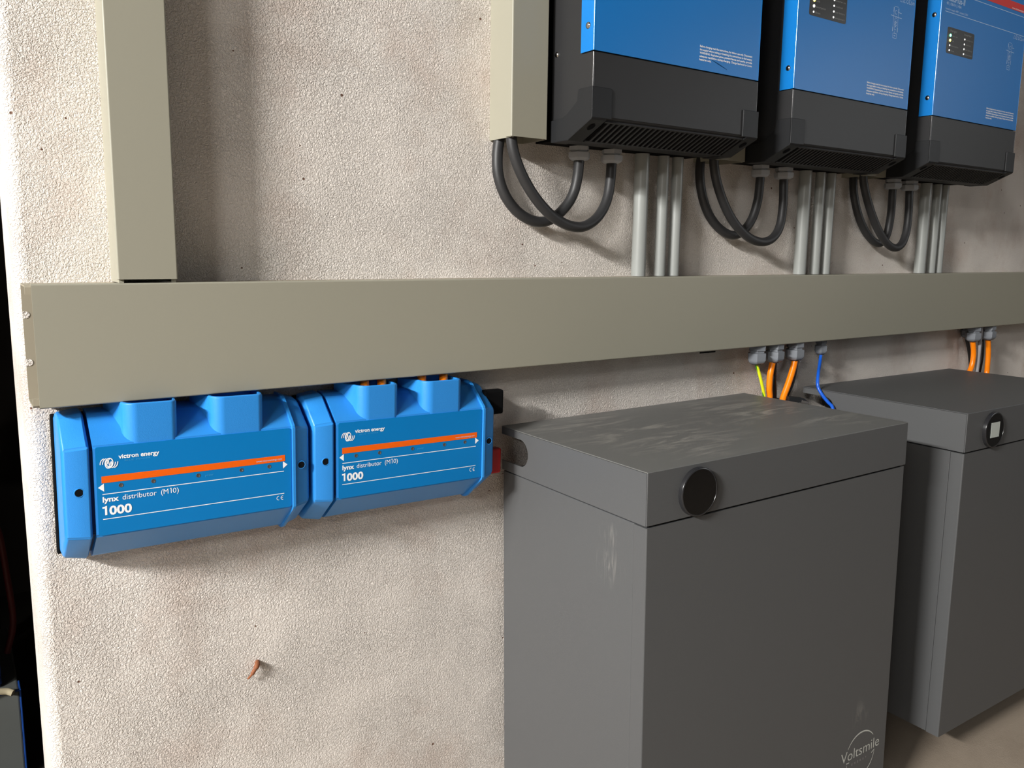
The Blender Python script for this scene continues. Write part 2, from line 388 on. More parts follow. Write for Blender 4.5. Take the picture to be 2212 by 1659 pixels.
# ------------------------------------------------------------------ trunking
def trunk_vertical(x0, w, depth, zb, label, ztop=1500):
    t = thing('cable_trunking', label, 'cable trunking', W(x0, 0, zb), group='upright trunkings feeding the wall')
    h = ztop-zb
    # base channel: back, two flanks with turned-in lips
    prof = [(2, 0), (w-2, 0), (w-2, -depth+4), (w-7, -depth+4), (w-7, -depth+6), (w-3.4, -depth+6), (w-3.4, -2), (3.4, -2), (3.4, -depth+6), (7, -depth+6), (7, -depth+4), (2, -depth+4)]
    b = nb(); prism(b, prof, 'z', -1 if zb > 50 else -3.4, h); obj('base_channel', b, 'trunk', t)
    r = 2.2
    cov = [(0, -depth+15)]+[(r+r*math.cos(a), -depth+r+r*math.sin(a)) for a in [PI+k*PI/2/5 for k in range(6)]]+[(w-r+r*math.cos(a), -depth+r+r*math.sin(a)) for a in [1.5*PI+k*PI/2/5 for k in range(6)]]+[(w, -depth+15), (w-1.5, -depth+15), (w-1.5, -depth+2), (1.5, -depth+2), (1.5, -depth+15)]
    b = nb(); prism(b, cov, 'z', 0.6 if zb < 50 else 0, h); obj('cover', b, 'trunk', t, smooth=True)
    return t

def build_trunking():
    t = thing('cable_trunking', 'long horizontal beige cable trunking running along the wall', 'cable trunking', W(0, 0, -137.5))
    D, H = 60, 137.5
    # base channel (y, z) with hooked lips, protruding a little from the cover at its left end
    pr = [(0, 1), (0, H-1), (-D+5, H-1), (-D+3, H-3.5), (-D+3, H-11), (-D+6, H-11), (-D+6, H-5), (-D+8, H-3), (-2, H-3), (-2, 3), (-D+8, 3), (-D+6, 5), (-D+6, 11), (-D+3, 11), (-D+3, 3.5), (-D+5, 1)]
    b = nb(); prism(b, pr, 'x', -6, 3200)
    obj('base_channel', b, 'trunk_in', t)
    r = 2
    cv = [(-D+12, H), (-D+r, H)]+[(-D+r-r*math.sin(a), H-r+r*math.cos(a)) for a in [k*PI/2/4 for k in range(5)]]
    cv += [(-D+r-r*math.cos(a), r-r*math.sin(a)) for a in [k*PI/2/4 for k in range(5)]]+[(-D+12, 0), (-D+12, 1), (-D+1.8, 1), (-D+1.8, H-1), (-D+12, H-1)]
    b = nb(); prism(b, cv, 'x', 0, 3200); obj('cover', b, 'trunk', t, smooth=True)
    for z in (H-37, H-92):    # round fixing slots cut open by the saw at the left end
        b = nb(); pp = [(-6.4, z+4)]+[(-3+4*math.sin(a), z+4*math.cos(a)) for a in [k*PI/8 for k in range(9)]]+[(-6.4, z-4)]
        prism(b, pp, 'y', -2.0, -2.5); obj('fixing_slot', b, 'wall', t)
    trunk_vertical(86.4, 65.8, 58, 3.6, 'upright beige cable trunking at far left standing on the horizontal trunking')
    trunk_vertical(626.5, 66.3, 61.5, 209, 'upright beige trunking with two black cables coming out, beside the nearest inverter')
    trunk_vertical(1075, 72, 61.5, 207, 'beige trunking end mostly hidden behind the first and second inverters')
    trunk_vertical(1534, 70, 61.5, 206, 'beige trunking end mostly hidden behind the second and third inverters')
build_trunking()

# ------------------------------------------------------------------ inverters
WARN = ['Before charging read the instructions, for indoor use only. Disconnect',
        'the supply before making or breaking the connections to the battery.',
        'WARNING: Explosive gases, prevent flames and sparks, provide',
        'adequate ventilation during charging. Charge lead-acid or Li-ion',
        'batteries only.']
def dome(b, x, y, z, r, axis, sgn):
    prof = [(r, 0)]+[(r*math.cos(a), r*0.55*math.sin(a)) for a in [k*PI/2/6 for k in range(1, 7)]]
    lathe(b, prof, x, y, z, axis=axis, seg=20, sgn=sgn)
def build_inverter(x0, label, leds, scratch=False):
    t = thing('inverter', label, 'inverter', W(x0, 0, 208), rot=(0, math.radians(-0.12), 0), group='blue and black inverters on the wall')
    Wd, H, D = 357.5, 560, 150
    b = nb(); box(b, 9, Wd-9, -2, -52, 2, H-6); obj('rear_section', b, 'matt', t)
    prof = [(-50, 0), (-97, 0), (-145.5, 26), (-145.5, H-3), (-50, H-3)]
    b = nb(); prism(b, prof, 'x', 3, Wd-3, 1.2); obj('casing', b, 'invblack', t)
    def cover(name, z0, z1, m, ins=0.0):
        r = 2.0; o = ins
        pl = [(o, -121)]+[(o+r-r*math.cos(a), -D+o+r-r*math.sin(a)) for a in [k*PI/2/5 for k in range(6)]]
        pl += [(Wd-o-r+r*math.sin(a), -D+o+r-r*math.cos(a)) for a in [k*PI/2/5 for k in range(6)]]+[(Wd-o, -121), (Wd-o-2, -121), (Wd-o-2, -D+o+2.2), (o+2, -D+o+2.2), (o+2, -121)]
        b = nb(); prism(b, pl, 'z', z0, z1); return obj(name, b, m, t, smooth=True)
    fc = cover('front_cover', 116.8, H, 'invblue')
    lc = cover('lower_cover', 27, 114.6, 'invblack', 0.4)
    for nm, m, za, zb_ in (('cover_edge_glint', 'invblue_gloss', 117, H-1), ('lower_cover_edge_glint', 'invblack_gloss', 28, 114.4)):  # thin strips added to draw the bright highlight along the edges
        for xx in (1.5, Wd-1.5):
            b = nb(); lathe(b, [(1.75, 0), (1.75, zb_-za)], xx, -D+1.5, za, seg=16); obj(nm, b, m, t, smooth=True)
    # rounded lower front edge
    b = nb(); prism(b, [(-D+1, 28), (-D+1.6, 24.6), (-D+5, 22.6), (-D+9, 24.6), (-D+9, 28)], 'x', 0.6, Wd-0.6); obj('lower_edge', b, 'invblack', t, smooth=True)
    # corner guards
    for s in (0, 1):
        X = (lambda v: v) if s == 0 else (lambda v: Wd-v)
        b = nb()
        side = [(-152.2, 67), (-121, 67), (-119, 62), (-119, 50), (-95, 34), (-84, 30), (-56, 30), (-56, -2.5), (-97, -2.5), (-150, 22), (-152.2, 25)]
        prism(b, side, 'x', X(-2.6), X(0.6), 0.7)
        box(b, X(-2.6), X(35), -152.4, -149.4, 24, 67, 0.8)
        prism(b, [(-152.4, 24.5), (-150.6, 21.6), (-97.5, -3), (-58, -3), (-58, -0.2), (-97, -0.2), (-149, 25)], 'x', X(-2.4), X(26), 0.6)
        g = obj('corner_guard', b, 'black', t, smooth=True)
        # slotted screw recess under the guard
        b = nb(); sl = Vector((0, -53.1, 24.6)).normalized(); nrm = Vector((0, -24.6, -53.1)).normalized(); c = Vector((X(12), -134, 14.0))
        ring = []
        for k in range(20):
            a = 2*PI*k/20; ring.append(c+nrm*0.9+Vector((1, 0, 0))*5*math.cos(a)+sl*8*math.sin(a))
        b.faces.new([b.verts.new(p) for p in ring]); obj('screw_recess', b, 'hole', g)
    # bottom grille along the sloping front part of the underside
    b = nb(); a0 = Vector((0, -146, 22.5)); a1 = Vector((0, -99, -0.8)); d = (a1-a0); nrm = Vector((0, d.z, -d.y)).normalized()
    if nrm.z > 0: nrm = -nrm
    def slab(xa, xb, ta, tb, lo, hi, b):
        P = []
        for x in (xa, xb):
            for tt in (ta, tb):
                for hgt in (lo, hi): P.append(Vector((x, 0, 0))+a0+d*tt+nrm*hgt)
        v = [b.verts.new(p) for p in P]
        for f in ((0, 1, 3, 2), (4, 6, 7, 5), (0, 4, 5, 1), (2, 3, 7, 6), (0, 2, 6, 4), (1, 5, 7, 3)): b.faces.new([v[i] for i in f])
    slab(30, Wd-30, 0.02, 0.98, -1, 0.2, b); gr = obj('vent_recess', b, 'matt', t)
    b = nb(); x = 36.0
    while x < Wd-34:
        slab(x, x+4.0, 0.05, 0.97, -0.5, 2.0, b); x += 10.6
    slab(28, Wd-28, 0.0, 0.055, -0.5, 2.2, b); slab(28, Wd-28, 0.955, 1.0, -0.5, 2.2, b)
    obj('vent_grille', b, 'rib', t)
    b = nb(); x = 40.0
    box(b, 27, Wd-27, -60, -96, -2.2, 0.5, 0.6); obj('underside_plate', b, 'black', t)
    for z in (152, 313, 474):
        b = nb(); dome(b, 0.2, -136.5, z, 5.0, 'x', -1); obj('screw', b, 'steel', t, smooth=True)
        b = nb(); dome(b, Wd-0.2, -136.5, z, 5.0, 'x', 1); obj('screw', b, 'steel', t, smooth=True)
    b = nb(); dome(b, 3.2, -61, 126, 4.4, 'x', -1); obj('side_screw', b, 'steel', t, smooth=True)
    y = -D-0.25
    # indicator window
    b = nb(); prism(b, rrect(29.5, 136, 242, 292.6, 4), 'y', -D+0.5, y-0.1); ip = obj('indicator_window', b, 'panel', t)
    b = nb(); b2 = nb(); yy = y-0.25
    text(b, 'charger', 38, 66, 284.2, 5.2, yy); text(b2, 'inverter', 95, 124, 284.2, 5.2, yy)
    for k, (s1, s2) in enumerate((('mains on', 'inverter on'), ('bulk', 'overload'), ('absorption', 'low battery'), ('float', 'temperature'))):
        z = 275.4-k*9.6
        text(b, s1, 46, 46+2.9*len(s1), z, 3.4, yy); text(b2, s2, 103, 103+2.6*len(s2), z, 3.4, yy)
    obj('printed_text', b, 'paneltext', ip); obj('printed_text', b2, 'paneltext', ip)
    for k in range(4):
        for cx, side in ((41.5, 0), (98.5, 1)):
            b = nb(); lathe(b, [(2.6, 0), (2.6, 0.8), (1.6, 1.5), (0, 1.7)] if side == 0 and k in leds else [(1.7, 0), (1.7, 0.5), (0, 0.7)], cx, -D-0.3, 277-k*9.6, axis='y', seg=14, sgn=-1)
            obj('indicator_led', b, leds.get(k, 'led_white') if side == 0 else 'led_white', ip, smooth=True)
    # printed front: warning text, wiring diagram, approval marks, heading
    b = nb()
    for k, s in enumerate(WARN):
        wdt = 124 if k < 4 else 27
        text(b, s, 214.5, 214.5+wdt, 150.6-k*4.95, 3.1, y, bold=0.03)
    obj('warning_text', b, 'white', t)
    b = nb()
    stroke(b, [(285, 246+8), (285, 296)], 0.7, y); stroke(b, [(300, 254), (300, 296)], 0.7, y)
    for x, z in ((284.6, 292), (300.4, 292), (284.6, 257), (300.4, 257)): quad(b, x-0.9, x+0.9, z-4, z+4, y)
    stroke(b, [(286, 298), (299, 298)], 0.6, y); stroke(b, [(276, 281), (286, 280.5), (312, 279.5)], 0.9, y); stroke(b, [(300, 289), (311, 288.6)], 0.8, y)
    for cz, r in ((288, 3.2), (275, 3.0), (267, 3.2), (259.5, 3)): stroke(b, arc(292.5, cz, r, r*1.1, 30, 330, 12), 0.8, y)
    stroke(b, [(288, 271), (297, 264)], 0.7, y); stroke(b, [(288, 264), (297, 271)], 0.7, y)
    stroke(b, [(292, 255), (292, 250)], 0.8, y); stroke(b, rrect(286, 299, 241.5, 250, 1.5, 3)+[(299, 248.5)], 0.7, y); stroke(b, [(290, 246), (295, 245.6)], 1.0, y)
    obj('wiring_diagram', b, 'dim', t)
    b = nb()
    stroke(b, [(304, 309.5), (307.5, 316.5), (311, 309.5), (304, 309.5)], 0.8, y); stroke(b, rrect(314, 321, 309.5, 316.5, 1, 2), 0.8, y); stroke(b, [(315, 310.5), (320, 315.5)], 0.7, y)
    stroke(b, arc(328, 313, 3.4, 3.4, 60, 300, 10), 1.0, y); stroke(b, arc(335.5, 313, 3.4, 3.4, 60, 300, 10), 1.0, y); stroke(b, [(332.5, 313), (335, 313)], 0.8, y)
    stroke(b, [(339, 309.5), (341.5, 316), (344, 309.5), (339, 309.5)], 1.0, y); text(b, 'IP21', 345.5, 352, 310, 5, y)
    obj('approval_marks', b, 'dim', t)
    b = nb(); quad(b, 14, 351, 319.3, 320.3, y); quad(b, 14, 351, 358.8, 359.8, y)
    text(b, 'MultiPlus-II', 17, 88, 341.4, 11.5, y, bold=0.01); text(b, '48 | 10kVA | 140A', 17, 75, 333.4, 5.6, y); text(b, 'battery supply 48V  output 230V', 15.5, 103, 323.6, 4.0, y)
    obj('heading_text', b, 'dim', t)
    b = nb(); quad(b, 14, 351, 367.3, 384, y); rs = obj('red_stripe', b, 'redp', t)
    b = nb(); text(b, 'www.victronenergy.com', 285, 346, 369, 4, y-0.15); obj('printed_address', b, 'white', rs)
    if scratch:
        b = nb(); stroke(b, [(243, 134.6), (258, 130.5), (268, 127.6), (279, 124.5)], [0.5, 1.3, 1.0, 0.4], y); obj('scratch', b, 'groove', t)
    return t
build_inverter(705.6, 'nearest inverter, largest blue front, standing right beside the beige upright trunking', {1: 'led_yellow'}, scratch=True)
build_inverter(1155.9, 'middle inverter of three, blue front with black lower cover', {1: 'led_yellow', 2: 'led_white'})
build_inverter(1606.1, 'farthest inverter at right, with a green light and a red stripe on its blue front', {0: 'led_green', 1: 'led_yellow'})

# glands below the inverters and the heavy cables
def gland_mesh_body(r, h): 
    b = nb(); lathe(b, [(r*0.92, 0), (r*0.92, h*0.28), (r*0.78, h*0.30), (r*0.78, h*0.42), (r*0.8, h*0.44)], 0, 0, 0, sgn=-1, seg=36, hexr=6); return b
def cable_gland(x, y, z, r, h, label, group, spin=0.0, hole=0.45, m='gland'):
    t = thing('cable_gland', label, 'cable gland', W(x, y, z), rot=(0, 0, spin), group=group)
    obj('threaded_body', gland_mesh_body(r, h), m, t, smooth=True)
    b = nb(); lathe(b, [(r*0.9, h*0.40), (r, h*0.42), (r, h*0.78), (r*0.90, h*0.9), (r*0.66, h*1.0), (r*0.3, h*1.0)], 0, 0, 0, sgn=-1, seg=48, hexr=6); obj('cap_nut', b, m, t, smooth=True)
    b = nb(); lathe(b, [(r*hole, h*0.9), (r*hole, h*1.04), (r*0.1, h*1.04)], 0, 0, 0, sgn=-1, seg=24); obj('rubber_seal', b, 'glandseal', t, smooth=True)
    return t
C1 = [(636.5, -12.0, 206.5), (634.3, -12.8, 185.8), (632.5, -14.7, 160.9), (638.0, -16.5, 141.0), (649.5, -18.4, 118.1), (667.7, -20.2, 99.3), (692.5, -22.1, 87.9), (712.8, -23.0, 86.3), (728.1, -23.5, 88.9), (747.6, -25.8, 100.5), (765.2, -28.1, 118.6), (774.3, -30.4, 138.0), (778.4, -32.7, 160.7), (777.3, -35.0, 186.6)]
C2 = [(637.5, -44.0, 207.4), (640.1, -46.5, 188.3), (650.4, -46.9, 164.6), (665.2, -47.4, 140.7), (685.5, -47.8, 118.4), (709.2, -48.0, 97.1), (728.2, -48.0, 89.9), (753.3, -48.0, 79.0), (779.1, -47.5, 78.4), (806.6, -45.0, 90.0), (826.6, -42.5, 110.5), (837.4, -40.0, 130.9), (843.7, -37.5, 156.0), (846.7, -35.0, 186.3)]
C3 = [(1081.6, -11.0, 204.8), (1080.5, -13.4, 177.2), (1086.9, -15.8, 141.1), (1102.5, -18.2, 111.2), (1127.3, -20.6, 87.3), (1155.4, -23.0, 75.4), (1178.5, -23.0, 73.3), (1200.7, -26.0, 84.2), (1218.8, -29.0, 108.4), (1227.9, -32.0, 140.4), (1224.3, -35.0, 184.2)]
C4 = [(1079.3, -46.0, 201.9), (1085.7, -46.6, 175.4), (1106.0, -47.2, 136.9), (1127.5, -47.8, 108.8), (1155.2, -48.0, 85.1), (1191.2, -48.0, 65.9), (1227.0, -48.0, 60.0), (1262.6, -44.8, 68.5), (1287.4, -41.5, 90.8), (1296.0, -38.2, 130.2), (1294.5, -35.0, 185.6)]
C5 = [(1559.9, -11.0, 205.1), (1563.2, -13.7, 170.7), (1578.9, -16.3, 129.2), (1602.0, -19.0, 96.3), (1626.4, -21.7, 75.9), (1651.7, -23.0, 65.2), (1668.5, -25.0, 65.4), (1684.4, -28.3, 83.0), (1686.2, -31.7, 126.3), (1676.4, -35.0, 184.5)]
C6 = [(1541.2, -46.0, 201.8), (1557.0, -46.6, 168.9), (1582.2, -47.2, 128.5), (1608.4, -47.8, 97.1), (1640.5, -48.0, 70.0), (1668.6, -48.0, 56.9), (1693.5, -48.0, 54.7), (1722.4, -44.8, 67.4), (1738.9, -41.5, 96.6), (1745.5, -38.2, 140.6), (1744.1, -35.0, 186.5)]
NM = ['nearest', 'middle', 'farthest']
for i, (xi, a, c) in enumerate(((705.6, C1, C2), (1155.9, C3, C4), (1606.1, C5, C6))):
    for j, (P, w_) in enumerate(((a, 'left'), (c, 'right'))):
        gx = P[-1][0]; gy = -35
        cable_gland(gx, gy, 207.8, 17.5, 22, 'grey cable gland under the %s inverter, the %s one of its two' % (NM[i], w_), 'grey glands under the inverters', spin=0.25+0.3*j, m='glandlight')
        P = smooth_path([(P[0][0]+(7 if j == 0 else 2), P[0][1]-2, 236), (P[0][0]+(5 if j == 0 else 1), P[0][1]-1, 220)]+P+[(gx, gy, 196)], 1)
        b = nb(); o0 = Vector(P[0])
        tube(b, [Vector(p)-o0 for p in catmull(P, 6)], 8.4, 18)
        o = obj('power_cable', b, 'cable', smooth=True, loc=W(*o0))
        tag(o, 'thick black cable loop under the %s inverter, %s' % (NM[i], ('the rear one with the shorter sag' if j == 0 else 'the front one that sags lowest')), 'cable', 'black cable loops under the inverters')
# conduits
for i in range(3):
    for j, (dx, r) in enumerate(((214.3+(0.2, 0, 4)[i], 12.5), (266.4+(0, -1, 3)[i], 10), (301.4+(0, 0, 0)[i], 10))):
        x = 705.6+450.25*i+dx
        b = nb(); lathe(b, [(r-1.6, 0), (r, 0), (r, 207), (r-1.6, 207)], 0, 0, 0, seg=32)
        o = obj('conduit', b, 'conduit', smooth=True, loc=W(x, -30 if j == 0 else -29, 0.3))
        tag(o, '%s grey plastic conduit rising to the %s inverter, %s' % (('thick', 'thin', 'thin')[j], NM[i], ('leftmost of its three', 'middle one of its three', 'rightmost of its three')[j]), 'conduit', 'grey conduits between trunking and inverters')

# ------------------------------------------------------------------ distributors
def build_distributor(x0, z0, label, tabs=False):
    t = thing('power_distributor', label, 'power distributor', W(x0, 0, z0), rot=(0, math.radians(0.91), 0), group='blue power distributors under the trunking')
    base = [(-8, -86), (-24, -87.5), (-33, -84), (-77, -47.5), (-77, 57.5), (-38, 89), (-26, 91), (-8, 91)]
    def ring(x, o):
        P = []
        cz = 2.0
        n = len(base)
        for (y, z) in base:
            yy = y if y > -10 else y-o
            zz = z+(o if z > cz else -o)*(1.0 if abs(z) > 80 else 0.55)
            P.append((x, yy, zz))
        return P
    def body(name, seq, m='blue'):
        b = nb(); loft(b, [ring(x, o) for x, o in seq]); bmesh.ops.bevel(b, geom=[e for e in b.edges if abs(e.verts[0].co.x-e.verts[1].co.x) > 3 and e.verts[0].co.y < -12], offset=2.2, segments=3, affect='EDGES')
        return obj(name, b, m, t, smooth=True)
    b = nb(); box(b, -3, 284, 0, -9, -84, 86, 1.5); obj('back_plate', b, 'matt', t)
    body('cover', [(31.5, 0), (263, 0)])
    body('groove', [(26.5, -5), (32, -5)], 'groove')
    e1 = body('end_cap', [(0, -9), (1.6, -4.4), (3.6, -2.2), (24.6, 1.4), (27.6, -1.0)])
    body('rim', [(262, 0), (262.4, 3.0), (265.8, 3.0), (266.4, 0)])
    e2 = body('end_cap', [(266, 0.6), (283, -3.6), (286.5, -6.5), (288.5, -11)])
    # cable entries
    for (a, c) in ((66, 124), (165, 227)):
        R1 = 20
        pl = [(a-14, -18), (a-9, -38), (a-2, -56)]+[(a+14-16*math.cos(k*PI/2/6)*1.0, -60-16.3*math.sin(k*PI/2/6)) for k in range(1, 7)]
        pl += [(c-8+8*math.sin(k*PI/2/5), -68.3-8*math.cos(k*PI/2/5)) for k in range(0, 6)]+[(c+2, -45), (c+4, -18)]
        b = nb()
        th = 3.0
        cx = (a+c)/2; inner = [(cx+(x-cx)*0.9, y*0.93+(-1.5 if y < -20 else 0.5)) for x, y in pl]
        z0_, z1_ = 52, 104
        vo0 = [b.verts.new((x, y, z0_)) for x, y in pl]; vo1 = [b.verts.new((x, y, z1_-1.5)) for x, y in pl]; vo2 = [b.verts.new((cx+(x-cx)*0.97, y+1.2, z1_)) for x, y in pl]
        vi1 = [b.verts.new((x, y, z1_)) for x, y in inner]; vi0 = [b.verts.new((x, y, 70)) for x, y in inner]
        n = len(pl)
        for A, B in ((vo0, vo1), (vo1, vo2), (vo2, vi1), (vi1, vi0)):
            for i in range(n): b.faces.new((A[i], A[(i+1) % n], B[(i+1) % n], B[i]))
        b.faces.new(vi0); b.faces.new(vo0[::-1])
        obj('cable_entry_hood', b, 'blue', t, smooth=True)
    # screw holes in the caps
    for cap, cx, yf in ((e1, 15.7, -77.2), (e2, 274.6, -76.9)):
        b = nb(); lathe(b, [(5.6, 0), (5.3, 0.5), (4.6, 0.6), (4.4, 0.1)], cx, yf, 6.9, axis='y', seg=28, sgn=-1); obj('hole_rim', b, 'blue', cap, smooth=True)
        b = nb(); lathe(b, [(4.5, 0), (4.5, 0.35), (0, 0.35)], cx, yf, 6.9, axis='y', seg=28, sgn=-1); obj('screw_hole', b, 'hole', cap)
    # label
    b = nb(); prism(b, rrect(33.6, 260.8, -47, 57, 2.5), 'y', -76, -77.5); lp = obj('front_label', b, 'label', t)
    y = -77.75
    b = nb(); quad(b, 38.9, 252.6, 14.8, 22.8, y); obj('orange_stripe', b, 'orangep', lp)
    b = nb(); text(b, 'victron energy', 57.5, 101.6, 41.6, 5.2, y, bold=0.028)
    # coil mark: four arches, an overlapping pair of ovals, four troughs
    def arch(cx, up):
        s = 1 if up else -1
        return arc(cx, 37.2 if up else 38.6, 4.3, 6.2*s, 175, 60, 9)
    for k in range(4): stroke(b, [(38.2+k*2.5, 36.4)]+[(38.2+k*2.5+4.2*(1-math.cos(q)), 36.4+6.6*math.sin(q)) for q in [j*PI/2/6 for j in range(1, 7)]], 1.0, y)
    for k in range(4): stroke(b, [(56.6-k*2.5, 38.4)]+[(56.6-k*2.5-4.2*(1-math.cos(q)), 38.4-6.6*math.sin(q)) for q in [j*PI/2/6 for j in range(1, 7)]], 1.0, y)
    stroke(b, arc(47.9, 38.2, 3.6, 5.0, 0, 360, 22), 1.1, y); stroke(b, arc(46.9, 36.4, 3.4, 4.6, 100, 400, 20), 1.1, y)
    stroke(b, [(46.2, 40.5), (46.8, 41), (47.8, 35), (48.6, 34.2)], 0.9, y)
    quad(b, 39.2, 251, 1.2+0.0, 2.1, y); quad(b, 38.8, 251, -28.2, -27.3, y)
    poly(b, [(34.9, 10), (41.2, 14.4), (41.2, 4.8)], y); poly(b, [(255.8, 10), (249.8, 14.6), (249.8, 5.2)], y)
    text(b, 'lynx', 39.2, 56.2, -7.6, 6.4, y, bold=0.032); text(b, 'distributor', 60.0, 97, -7.4, 6.4, y); text(b, '(M', 102, 110.2, -7.4, 6.4, y); stroke(b, [(112, -1.6), (113.4, -1.0)], 0.8, y); quad(b, 113.0, 113.8, -7.4, -0.9, y); text(b, '0)', 115.2, 122, -7.4, 6.4, y)
    poly(b, [(38.6, -13.0), (41.0, -13.0), (42.4, -12.2), (43.4, -12.2), (43.4, -23.2), (41.1, -23.2), (41.1, -15.0), (38.6, -15.0)], y); text(b, '000', 45.6, 69.6, -23.2, 10.4, y, bold=0.034); stroke(b, arc(243.4, -33.2, 2.2, 2.4, 70, 290, 12), 0.7, y); stroke(b, arc(248.8, -33.2, 2.2, 2.4, 70, 290, 12), 0.7, y); stroke(b, [(246.8, -33.2), (249.2, -33.2)], 0.7, y)
    obj('printed_text', b, 'white', lp)
    b = nb(); text(b, 'power', 153, 163, 7.8, 2.9, y); text(b, 'BLUE  POWER', 64, 92, 38.0, 1.7, y); obj('small_print', b, 'lightblue', lp)
    b = nb(); text(b, 'www.victronenergy.com', 215.5, 248.5, 17.2, 2.6, y-0.12); obj('web_address', b, 'dim', lp)
    for cx in (59, 94, 145, 197, 232):
        b = nb(); lathe(b, [(2.5, 0), (2.5, 0.35), (1.9, 0.4), (1.7, 0.15), (0, 0.15)], cx, -77.4, 10.0, axis='y', seg=18, sgn=-1); obj('indicator_lens', b, 'ledoff', lp, smooth=True)
    if tabs:
        b = nb(); box(b, 280, 316, -38, -54, 41, 79, 3); obj('negative_busbar_cover', b, 'matt', t)
        b = nb(); box(b, 280, 314, -38, -54, -53, -13, 3); obj('positive_busbar_cover', b, 'red', t)
    return t
build_distributor(15, -240, 'blue power distributor box at left, nearest to the corner of the wall')
build_distributor(307, -244.6, 'blue power distributor box at right, next to the dark battery cabinet', tabs=True)
for k, x in enumerate((384+10, 384+36, 484, 520)):
    b = nb(); zt = -134; P = [(x, -46, zt+20), (x, -47, -142), (x+1, -46, -165), (x+1, -44, -176)]
    o0 = Vector(P[0]); tube(b, [Vector(p)-o0 for p in catmull(P, 5)], 6.5, 14)
    o = obj('power_cable', b, 'orange', smooth=True, loc=W(*o0))
    tag(o, 'short orange cable dropping into the right distributor, %s of four' % ('leftmost', 'second from left', 'third from left', 'rightmost')[k], 'cable', 'orange cables into the right distributor')

# ------------------------------------------------------------------ battery cabinets
WB, DB, HB, LID = 572.98, 344.19, 619.67, 74.15
def build_battery(O, a, br, bp, label, screen_on, logo):
    T = HB+85.0     # the cabinet stands on 85 mm feet; local z = 0 at the feet
    Ry = Matrix.Rotation(math.radians(br), 3, 'Y'); Rx = Matrix.Rotation(math.radians(-bp), 3, 'X'); Rz = Matrix.Rotation(math.radians(a), 3, 'Z')
    MM = Rz @ Ry @ Rx
    org = W(*O) + MM @ Vector((0, 0, -T/1000))
    t = thing('battery_cabinet', label, 'battery cabinet', org, rot=MM.to_euler(), group='dark grey battery cabinets')
    tk = 2.0
    z1, z0 = T, T-LID+2.6
    # lid: top, front, right, left plates and the left side with its open cable slot
    def cheek(x0, x1):
        b = nb(); c_y, c_z, r = -54.0, T-34.5, 21.5
        pts = [(-DB+tk, z0), (-1, z0), (-1, c_z-r)]+[(c_y-r*math.sin(q), c_z-r*math.cos(q)) for q in [k*PI/14 for k in range(15)]]+[(-1, c_z+r), (-1, z1-tk), (-DB+tk, z1-tk)]
        prism(b, pts, 'x', x0, x1); return b
    b = nb(); box(b, 0, WB, -DB, 0, z1-tk, z1, 1.0); lid = obj('lid', b, 'bat_top' if logo else 'bat', t, smooth=True)
    b = nb(); box(b, 0, WB, -DB, -DB+tk, z0, z1-0.6, 0.9); obj('lid_front', b, 'bat', lid, smooth=True)
    obj('lid_side', cheek(0, tk), 'bat', lid); obj('lid_side', cheek(WB-tk, WB), 'bat', lid)
    b = nb(); box(b, 40, WB-40, -96, -92, z0, z1-tk-1); obj('inner_plate', b, 'bat', lid)
    # body with a wrapped front panel
    zb = 85.0; zt = T-LID
    b = nb(); box(b, 2.0, WB-2.0, -DB+26, -2, zb, zt, 1.0); obj('body', b, 'bat_side' if logo else 'bat', t, smooth=True)
    b = nb(); r = 2.0
    pl = [(1.0, -DB+24.6), (1.0, -DB+r+1)]+[(1+r-r*math.cos(q), -DB+1+r-r*math.sin(q)) for q in [k*PI/8 for k in range(5)]]+[(WB-1-r+r*math.sin(q), -DB+1+r-r*math.cos(q)) for q in [k*PI/8 for k in range(5)]]+[(WB-1, -DB+24.6)]
    prism(b, pl, 'z', zb, zt-0.2); fp = obj('front_panel', b, 'bat_side' if logo else 'bat', t, smooth=True)
    b = nb(); box(b, 6, WB-6, -DB+5, -6, zt-3, z0+1); obj('seam_gasket', b, 'matt', t)
    for x in (170, WB-170):
        for y in (-90, -DB+120):
            b = nb(); lathe(b, [(24, 0.2), (24, 7), (9, 10), (9, 86)], x, y, 0, seg=20); obj('foot', b, 'matt', t, smooth=True)
    # round display on the lid front
    cx, cz = 88.0, T-38.2
    b = nb(); lathe(b, [(33.4, 0), (33.4, 5.6), (32.6, 6.6), (31.2, 6.8), (30.8, 6.2), (30.8, 3.5)], cx, -DB+0.2, cz, axis='y', seg=64, sgn=-1); dp = obj('round_display', b, 'rim', t, smooth=True)
    b = nb(); prism(b, arc(cx, cz, 30.9, 30.9, 0, 354.375, 63), 'y', -DB-4.8, -DB-6.0); obj('display_glass', b, 'display', dp)
    if screen_on:
        b = nb(); box(b, cx-15, cx+15, -DB-6.3, -DB-6.7, cz-13.5, cz+14.5, 0); obj('screen_foil', b, 'screen', dp)
    if logo:
        y = -DB+0.7; b = nb(); zz = T-565.5
        text(b, 'Voltsmile', 446, 552, zz, 19.5, y, bold=-0.004)
        stroke(b, arc(500, T-565, 42, 41, 150, 38, 22), [1.1+1.6*math.sin(PI*k/22) for k in range(23)], y)
        stroke(b, arc(500, T-565, 39, 40, -8, -170, 26), [0.9+1.4*math.sin(PI*k/26) for k in range(27)], y)
        stroke(b, [(461, T-569), (469, T-569.5)], 1.8, y); stroke(b, [(539, T-569), (531, T-573)], 1.8, y)
        obj('printed_logo', b, 'logo', fp)
        b = nb()
        for k, ch in enumerate('ENERGY'): text(b, ch, 476+k*7.6, 479.4+k*7.6, T-577.5, 4.2, y)
        obj('small_lettering', b, 'greycab', fp)
    return t
